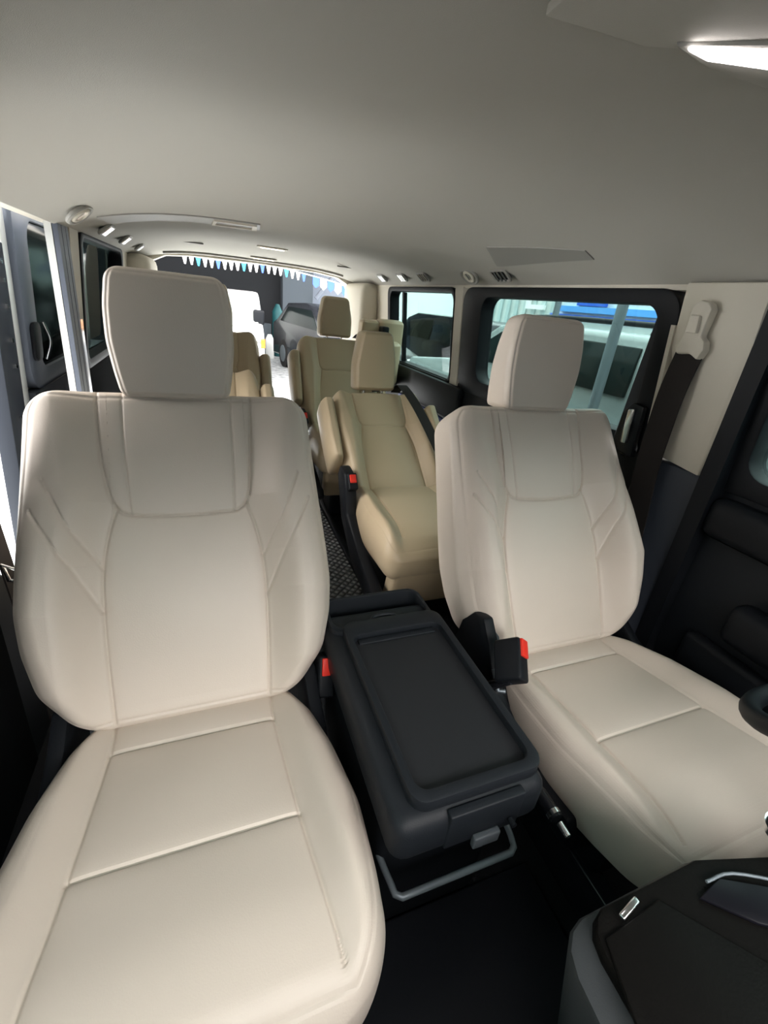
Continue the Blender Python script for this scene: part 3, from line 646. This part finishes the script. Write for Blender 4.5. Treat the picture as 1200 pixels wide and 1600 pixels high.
# steering wheel, only the rim's left edge reaches into the picture
T = thing('steering_wheel', 'dark steering wheel rim just entering the picture at the right edge', 'steering wheel', (.86, .10, .66))
c = Vector((.888, .125, .684)); nn = Vector((0, .62, .78)).normalized(); ua = Vector((1, 0, 0)); ub = nn.cross(ua)
obj('rim', tube([c+(ua*math.cos(t)+ub*math.sin(t))*.185 for t in np.linspace(0, 2*math.pi, 64, endpoint=False)], .015, 14, cyc=True), CHA, T)
obj('hub', tube([c-nn*.06, c-nn*.03, c-nn*.02], .07, 20, rs=[.06, .075, .05]), BLK, T)
for a in (180, 0, 270):
    d = ua*math.cos(math.radians(a))+ub*math.sin(math.radians(a)); obj('spoke', tube([c+d*.05-nn*.03, c+d*.175], .014), BLK, T)
obj('column', tube([c-nn*.06, c-nn*.35], .035, 14), BLK, T)
# =================================================================== SLIDING DOOR (open, left)
T = thing('sliding_door', 'open sliding side door with black window standing outside at the left edge', 'door', (-.60, 2.4, 0))
fx = lambda o_: (lambda p: Vector((-.60-max(0, 1.24-p[1])*.09+o_, p[0], p[1])))
def dp(name, pts, a, b_, m, inner=None, bev=.004): return obj(name, prism(pts, fx(a), fx(b_), inner, bev), m, T)
k = dp('edge_panel', R4(1.84, -.1, 1.985, 1.18), .0, -.05, SLT)
for z in (1.125, 1.07, .99, .885, .80, .62, .56, .50): obj('bolt', tube([fx(.0)((1.935-.02*(z < .7), z)), fx(.008)((1.935-.02*(z < .7), z))], .008, 10), CHR, k)
dp('outer_skin', rrect(1.995, -.3, 3.2, 1.36, .05, 6), -.03, -.055, WHT)
dp('body_strip', R4(2.0, -.1, 2.055, 1.335), .0, -.03, WHT)
dp('window_surround', rrect(2.065, .68, 3.1, 1.325, .10, 6), .01, -.03, SEAL, rrect(2.20, .75, 3.0, 1.27, .08, 6))
dp('window_glass', rrect(2.19, .74, 3.01, 1.28, .08, 6), -.006, -.012, GLK)
dp('inner_trim', [(2.065, -.1), (3.1, -.1), (3.1, .68), (2.065, .68)], .015, -.03, SLT)
h = dp('handle_recess', rrect(2.10, .79, 2.19, .93, .03, 5), .022, .008, BLK)
obj('pull_handle', tube(smooth_path([fx(.03)((2.19, .93)), fx(.045)((2.205, .86)), fx(.03)((2.19, .79))], 5), .006), CHR, h)
struct(obj('trim_20', box(-.62, -.46, .7, 3.85, 1.335, 1.36, .01), WHT))
# =================================================================== OUTSIDE
GZ = -.55
grav = mat('light_concrete', (.50, .52, .53), .9, vary=.12)
n_ = grav.node_tree; vz = n_.nodes.new('ShaderNodeTexNoise'); vz.inputs['Scale'].default_value = 9; vz.inputs['Detail'].default_value = 8
crp = n_.nodes.new('ShaderNodeValToRGB'); crp.color_ramp.elements[0].position = .38; crp.color_ramp.elements[0].color = (.28, .30, .31, 1); crp.color_ramp.elements[1].position = .62; crp.color_ramp.elements[1].color = (.55, .57, .58, 1)
tcx = n_.nodes.new('ShaderNodeTexCoord'); n_.links.new(tcx.outputs['Object'], vz.inputs['Vector']); n_.links.new(vz.outputs[0], crp.inputs[0]); n_.links.new(crp.outputs[0], n_.nodes['Principled BSDF'].inputs['Base Color'])
struct(obj('ground', box(-40, 60, .6, 60, GZ-.1, GZ), grav, smooth=0))
ABSORB = mat('bounce_absorber', (.05, .05, .052), .9, vary=.2)  # dark ground added ahead and at right to absorb bounced light
struct(obj('ground_absorber_front', box(-40, 60, -20, .6, GZ-.1, GZ), ABSORB, smooth=0))
struct(obj('ground_absorber_right', box(1.4, 60, .6, 3.9, GZ, GZ+.004), ABSORB, smooth=0))
SHOPW = mat('dark_shop_wall', (.022, .024, .027), .9); SHOPC = mat('slate_blue_wall', (.10, .12, .14), .9); SHOPL = mat('blue_grey_shutter', (.22, .25, .30), .8)
T = thing('shop_building', 'dark open fronted shop building behind the rear opening', 'building', (0, 15, GZ))
obj('back_wall', box(-4.2, 2.15, 15, 15.3, GZ, 4.5), SHOPW, T, smooth=0)
obj('column', box(2.15, 3.05, 14.6, 15.2, GZ, 4.5), SHOPC, T, smooth=0)
obj('shutter_wall', box(3.05, 5.35, 15.2, 15.5, GZ, 4.5), SHOPL, T, smooth=0)
obj('roof', box(-4.4, 5.4, 9.4, 15.6, 4.5, 4.8), SHOPW, T, smooth=0)
obj('door_opening', box(2.50, 2.68, 14.56, 14.6, GZ, .75), SHOPW, T, smooth=0)
obj('door_jamb', box(2.86, 2.98, 14.55, 14.6, GZ, .85), mat('cream_jamb', (.5, .5, .42), .7), T, smooth=0)
obj('side_wall', box(-4.4, -4.2, 9.4, 15.3, GZ, 4.5), SHOPW, T, smooth=0)
obj('brace', tube([(3.1, 14.4, 1.1), (3.6, 14.4, 1.75)], .06), SHOPL, T)
# ---- cars
def car(name, label, cat, prof, glass, x0, x1, m, wheels, tumble=.12, belt=None, origin=(0, 0, 0), rz=0, details=None, group=None, pale=False):
    """profile in (length l, height h); body between x0..x1; greenhouse narrows above belt"""
    T = thing(name, label, cat, (0, 0, 0), group); T['base'] = (0., 0., 0.)
    def f(side):
        x = x0 if side < 0 else x1
        return lambda p: Vector((x-side*max(0, p[1]-belt)*tumble*1.6, p[0], p[1]))
    obj('body', prism(prof, f(-1), f(1), bev=.04), m, T, smooth=50)
    for nm, g, axis in glass:
        GL_ = GLK if not pale else mat('sky_reflecting_windshield', (.30, .34, .32), .15)  # pale tone stands in for sky reflected in the windshield
        if axis == 'side':
            for s in (-1, 1):
                F0 = f(s); obj(nm, prism(g, lambda p: F0(p)+Vector((s*.012, 0, 0)), lambda p: F0(p)-Vector((s*.02, 0, 0)), bev=.008), GLK, T)
        else:
            (l0, h0), (l1, h1) = g; w0 = max(0, h0-belt)*tumble*1.6+.08; w1 = max(0, h1-belt)*tumble*1.6+.08
            nrm = Vector((0, -(h1-h0), (l1-l0))).normalized(); 
            if nrm.z < 0: nrm = -nrm
            q = [Vector((x0+w0, l0, h0)), Vector((x1-w0, l0, h0)), Vector((x1-w1, l1, h1)), Vector((x0+w1, l1, h1))]
            b = bmesh.new(); A = [b.verts.new(v+nrm*.012) for v in q]; Bq = [b.verts.new(v-nrm*.02) for v in q]
            for i in range(4): j = (i+1) % 4; b.faces.new((A[i], A[j], Bq[j], Bq[i]))
            b.faces.new(A); b.faces.new(Bq[::-1]); bmesh.ops.recalc_face_normals(b, faces=b.faces); obj(nm, b, GL_, T)
    for l, r in wheels:
        for s, x in ((-1, x0), (1, x1)):
            w = obj('wheel', tube([(x-s*.20, l, r), (x-s*.0, l, r), (x+s*.01, l, r)], r, 28, rs=[r, r, r*.8]), TIRE, T)
            obj('rim', tube([(x+s*.005, l, r), (x+s*.02, l, r)], r*.6, 20), STL, w)
    if details: details(T)
    T.rotation_euler = (0, 0, rz); T.location = origin
    return T
# right: white SUV alongside, hood toward the rear of the van
suvp = [(-2.4, .35), (-2.42, .95), (-2.3, 1.22), (-1.95, 1.60), (-1.6, 1.66), (.1, 1.67), (.5, 1.62), (1.15, 1.26), (2.2, 1.14), (2.42, .95), (2.45, .35)]
def suv_det(T):
    for x in (-.72, .72):
        r = obj('roof_rail', tube(smooth_path([(x, -1.7, 1.64), (x, -1.65, 1.71), (x, -.6, 1.725), (x, .25, 1.71), (x, .30, 1.64)], 4), .018), BLK, T)
        for l in (-1.2, -.6, 0): obj('rail_foot', tube([(x, l, 1.64), (x, l, 1.72)], .014), BLK, r)
    for x in (-.95, .95):
        obj('mirror', box(x-.10, x+.10, .62, .75, 1.28, 1.42, .03), WHT, T)
    for l in (-.75, .25): 
        for s in (-1, 1): obj('door_handle', box(s*.93-.03, s*.93+.03, l-.25, l-.05, 1.0, 1.04, .01), CHR, T)
side_g = [('side_window', [(.42, 1.57), (-.05, 1.60), (-.05, 1.31), (.92, 1.31)], 'side'), ('side_window', [(-.13, 1.60), (-1.0, 1.595), (-1.0, 1.31), (-.13, 1.31)], 'side'),
          ('side_window', [(-1.08, 1.59), (-1.7, 1.56), (-2.0, 1.33), (-1.08, 1.31)], 'side'), ('windshield', ((1.10, 1.29), (.55, 1.59)), 'f')]
SUV = car('parked_car', 'pale SUV with black roof rails parked alongside, seen through the right middle window', 'car', suvp, side_g, -.93, .93, mat('silver_car_paint', (.19, .215, .215), .3, coat=.5), [(1.5, .37), (-1.5, .37)], belt=1.28, tumble=.07, origin=(3.25, 3.0, GZ), details=suv_det)
# dark vehicle behind its hood
vanp = [(-2.4, .3), (-2.4, 1.0), (-2.2, 1.54), (-1.8, 1.60), (1.0, 1.60), (1.5, 1.48), (2.1, 1.0), (2.4, .9), (2.4, .3)]
DV = car('parked_car', 'dark vehicle beyond the pale SUV, seen through the right middle window', 'car', vanp, [('side_window', [(1.3, 1.42), (0, 1.48), (0, 1.05), (1.8, 1.05)], 'side'), ('side_window', [(-.1, 1.48), (-2.0, 1.46), (-2.2, 1.05), (-.1, 1.05)], 'side')], -.95, .95, DRK, [(1.5, .36), (-1.5, .36)], belt=1.0, origin=(5.8, 4.4, GZ))
dup(DV, (0, 5.6, 0), 'dark vehicle parked further back, seen through the right rear quarter window')
# white van facing us behind the rear opening
wvp = [(2.3, .28), (2.3, 1.9), (2.1, 1.98), (-1.1, 1.96), (-1.35, 1.90), (-2.1, 1.10), (-2.38, .92), (-2.42, .60)]
wvp = [(-2.42, .28)]+[(-2.44, .62), (-2.38, .92), (-2.15, .98), (-1.5, 1.58), (-1.2, 1.65), (2.1, 1.66), (2.3, 1.55), (2.3, .28)]
def wv_det(T):
    for s in (-1, 1):
        hl = obj('headlight', box(s*.70-.14, s*.70+.14, -2.46, -2.36, .74, .90, .03), CHR, T)
        k = obj('indicator', box(s*.85-.04, s*.85+.04, -2.47, -2.30, .74, .90, .02), ORG, hl); k['label'] = 'orange indicator lens'
        obj('mirror', box(s*.80-.10, s*.80+.10, -2.0, -1.88, 1.10, 1.36, .04), BLK, T)
    obj('bumper', box(-.88, .88, -2.52, -2.38, .22, .55, .04), mat('grey_bumper', (.25, .27, .30), .5), T)
    obj('grille', box(-.50, .50, -2.45, -2.40, .70, .84, .01), BLK, T)
    obj('seat_silhouette', box(.30, .56, -1.62, -1.60, 1.18, 1.5, .02), BLK, T) if False else None
car('parked_van', 'white van facing the rear opening with orange indicator beside its headlight', 'van', wvp, [('windshield', ((-2.08, 1.06), (-1.55, 1.54)), 'f'), ('side_window', [(-1.45, 1.5), (-.7, 1.52), (-.7, 1.05), (-1.8, 1.05)], 'side')], -.88, .88, WHT, [(-1.5, .33), (1.5, .33)], belt=1.0, tumble=.06, pale=True, origin=(.25, 11.2, GZ), details=wv_det, rz=math.radians(-4))
# silver-dark car with glossy hood behind third row headrest
dcp = [(-2.2, .25), (-2.25, .55), (-2.1, .80), (-1.1, 1.02), (-.35, 1.48), (.2, 1.55), (1.3, 1.5), (1.9, 1.1), (2.2, 1.0), (2.2, .25)]
def dc_det(T):
    for s in (-1, 1): obj('headlight', box(s*.66-.18, s*.66+.18, -2.26, -2.06, .58, .74, .03), CHR, T)
    obj('grille', box(-.4, .4, -2.29, -2.2, .45, .68, .02), CHR, T)
car('parked_car', 'dark glossy car behind the third row headrest, seen through the rear opening', 'car', dcp, [('windshield', ((-1.02, 1.09), (-.42, 1.46)), 'f'), ('side_window', [(-.3, 1.42), (1.2, 1.42), (1.6, 1.08), (-.85, 1.05)], 'side')], -.88, .88, DRK, [(-1.35, .33), (1.35, .33)], belt=1.0, origin=(2.85, 10.6, GZ), details=dc_det, rz=math.radians(10))
# white car at far left outside
car('parked_car', 'cream white car glimpsed at the far left edge outside the open door', 'car', suvp, side_g, -.9, .9, mat('cream_car_paint', (.75, .74, .68), .3, coat=.5), [(1.5, .37), (-1.5, .37)], belt=1.15, origin=(-4.75, 5.8, GZ), rz=math.radians(90))
# clutter by the shop column
TEAL = mat('teal_paint', (.015, .09, .10), .5); 
o = obj('gas_cylinder', tube([(1.90, 13.9, GZ), (1.90, 13.9, .65), (1.90, 13.9, .78), (1.90, 13.9, .85)], .14, 16, rs=[.15, .15, .08, .05]), TEAL); tag(o, 'tall teal gas cylinder by the shop column', 'gas cylinder')
o = obj('drum', tube([(1.55, 14.2, GZ), (1.55, 14.2, .30)], .2, 16), SHOPC); tag(o, 'grey drum left of the teal gas cylinder', 'drum')
o = obj('plastic_bottle', tube([(1.60, 13.3, GZ), (1.60, 13.3, -.05), (1.60, 13.3, .08)], .1, 12, rs=[.12, .12, .05]), WHT); tag(o, 'white plastic bottle standing in front of the teal gas cylinder', 'bottle')
o = obj('crate', box(1.10, 1.32, 13.9, 14.2, GZ, -.3, .02), TEAL); tag(o, 'low teal crate on the ground beside the white van', 'crate')
o = obj('jerrycan', box(2.02, 2.2, 13.3, 13.5, GZ, -.15, .03), mat('dark_red', (.2, .03, .03), .5)); tag(o, 'dark red can by the shop column', 'can')
# bunting
def bunt():
    pts = [(-.35, 8, 1.50), (.2, 8, 1.485), (.7, 8, 1.50), (1.1, 8, 1.50), (1.55, 8, 1.45), (2.0, 8, 1.39), (2.3, 8, 1.33), (2.75, 8, 1.22)]
    P = smooth_path(pts, 8); o = obj('bunting_string', tube(P, .008, 6), WHT); tag(o, 'thin string carrying the pennants across the rear opening', 'string')
    cols = {'white': mat('white_pennant', (.8, .82, .82), .7), 'blue': mat('blue_pennant', (.06, .13, .55), .7), 'sky blue': mat('sky_blue_pennant', (.05, .45, .85), .7)}
    xs_ = list(np.arange(-.25, 1.58, .093)); seq = ['white', 'white', 'sky blue', 'white', 'white', 'blue', 'white']
    Pa = np.array(P); meshes = {}
    for i, x in enumerate(xs_+list(np.arange(1.72, 2.7, .125))):
        big = i >= len(xs_); z = float(np.interp(x, Pa[:, 0], Pa[:, 2])); w = .055 if big else .037; h = .17 if big else .12
        c = ('blue' if (i-len(xs_)) % 2 == 0 else 'white') if big else seq[i % 7]
        key = (big, c)
        if key not in meshes:
            sh = [(-w, 0), (w, 0), (w, -h*.7), (0, -h), (-w, -h*.7)] if big else [(-w, 0), (w, 0), (w*.3, -h), (-w*.3, -h)]
            t = obj('pennant', prism(sh, lambda p: Vector((p[0], -.002, p[1])), lambda p: Vector((p[0], .002, p[1]))), cols[c], smooth=0); meshes[key] = t; o = t
        else: o = meshes[key].copy(); COL.objects.link(o)
        o.location = (x, 8, z+.004)
        g = ('large ' if big else 'small ')+c+' pennants on the string'
        tag(o, ('larger shield shaped %s pennant on the right stretch of the string' if big else 'small %s pennant on the left stretch of the string') % c, 'pennant', g)
bunt()
struct(obj('wall_blocker_front', box(-7, 16, -9.5, -9.2, GZ, 4.4), SHOPC, smooth=0))  # unseen wall added behind the camera to block low sky light
struct(obj('wall_blocker_left', box(-7, -6.7, -9.2, -.5, GZ, 4.4), SHOPC, smooth=0))  # unseen wall added at front left to block side light
# right side : buildings, posts
FAC = mat('pale_facade', (.62, .68, .66), .8, vary=.08); BLU = mat('blue_sign_paint', (.03, .13, .62), .6); LBL = mat('light_blue_paint', (.10, .35, .80), .6)
T = thing('street_building', 'pale building with blue bands and a white letter, beyond the right windows', 'building', (9, 9, GZ))
obj('facade', box(9, 11, -9, 26, GZ, 3.6), FAC, T, smooth=0)
obj('blue_sign', box(8.92, 9.0, 9.0, 9.95, 1.62, 2.1), BLU, T, smooth=0)
obj('blue_band', box(8.90, 9.0, -1, 10.5, 1.46, 1.60), LBL, T, smooth=0)
obj('blue_base', box(8.93, 9.0, -1, 10.9, 1.30, 1.40), BLU, T, smooth=0)
b = bmesh.new()
for i in range(14): bx(b, 8.95, 9.0, 10.8+i*.42, 10.95+i*.42, .8, 3.4)
k = obj('shutter_ribs', b, mat('rib_paint', (.45, .55, .55), .7), T, smooth=0)
b = bmesh.new(); bx(b, 8.86, 8.94, 11.83, 11.99, 1.46, 2.0); bx(b, 8.86, 8.94, 11.15, 11.83, 1.46, 1.58); obj('letter', b, mat('white_letter', (.9, .9, .9), .6), T, smooth=0)['label'] = 'white letter L'
for (p, q, r, lb) in (((2.02, 1.92, 1.45), (2.02, 1.90, GZ), .028, 'thick grey post just outside the right middle window'), ((7.2, 8.6, 2.6), (7.2, 8.6, GZ), .07, 'grey post behind the right front headrest'), ((7.2, 11.4, 2.6), (7.2, 11.4, GZ), .07, 'dark post at the rear edge of the right middle window')):
    o = obj('post', tube([p, q], r, 12), STL); tag(o, lb, 'post', 'posts outside')
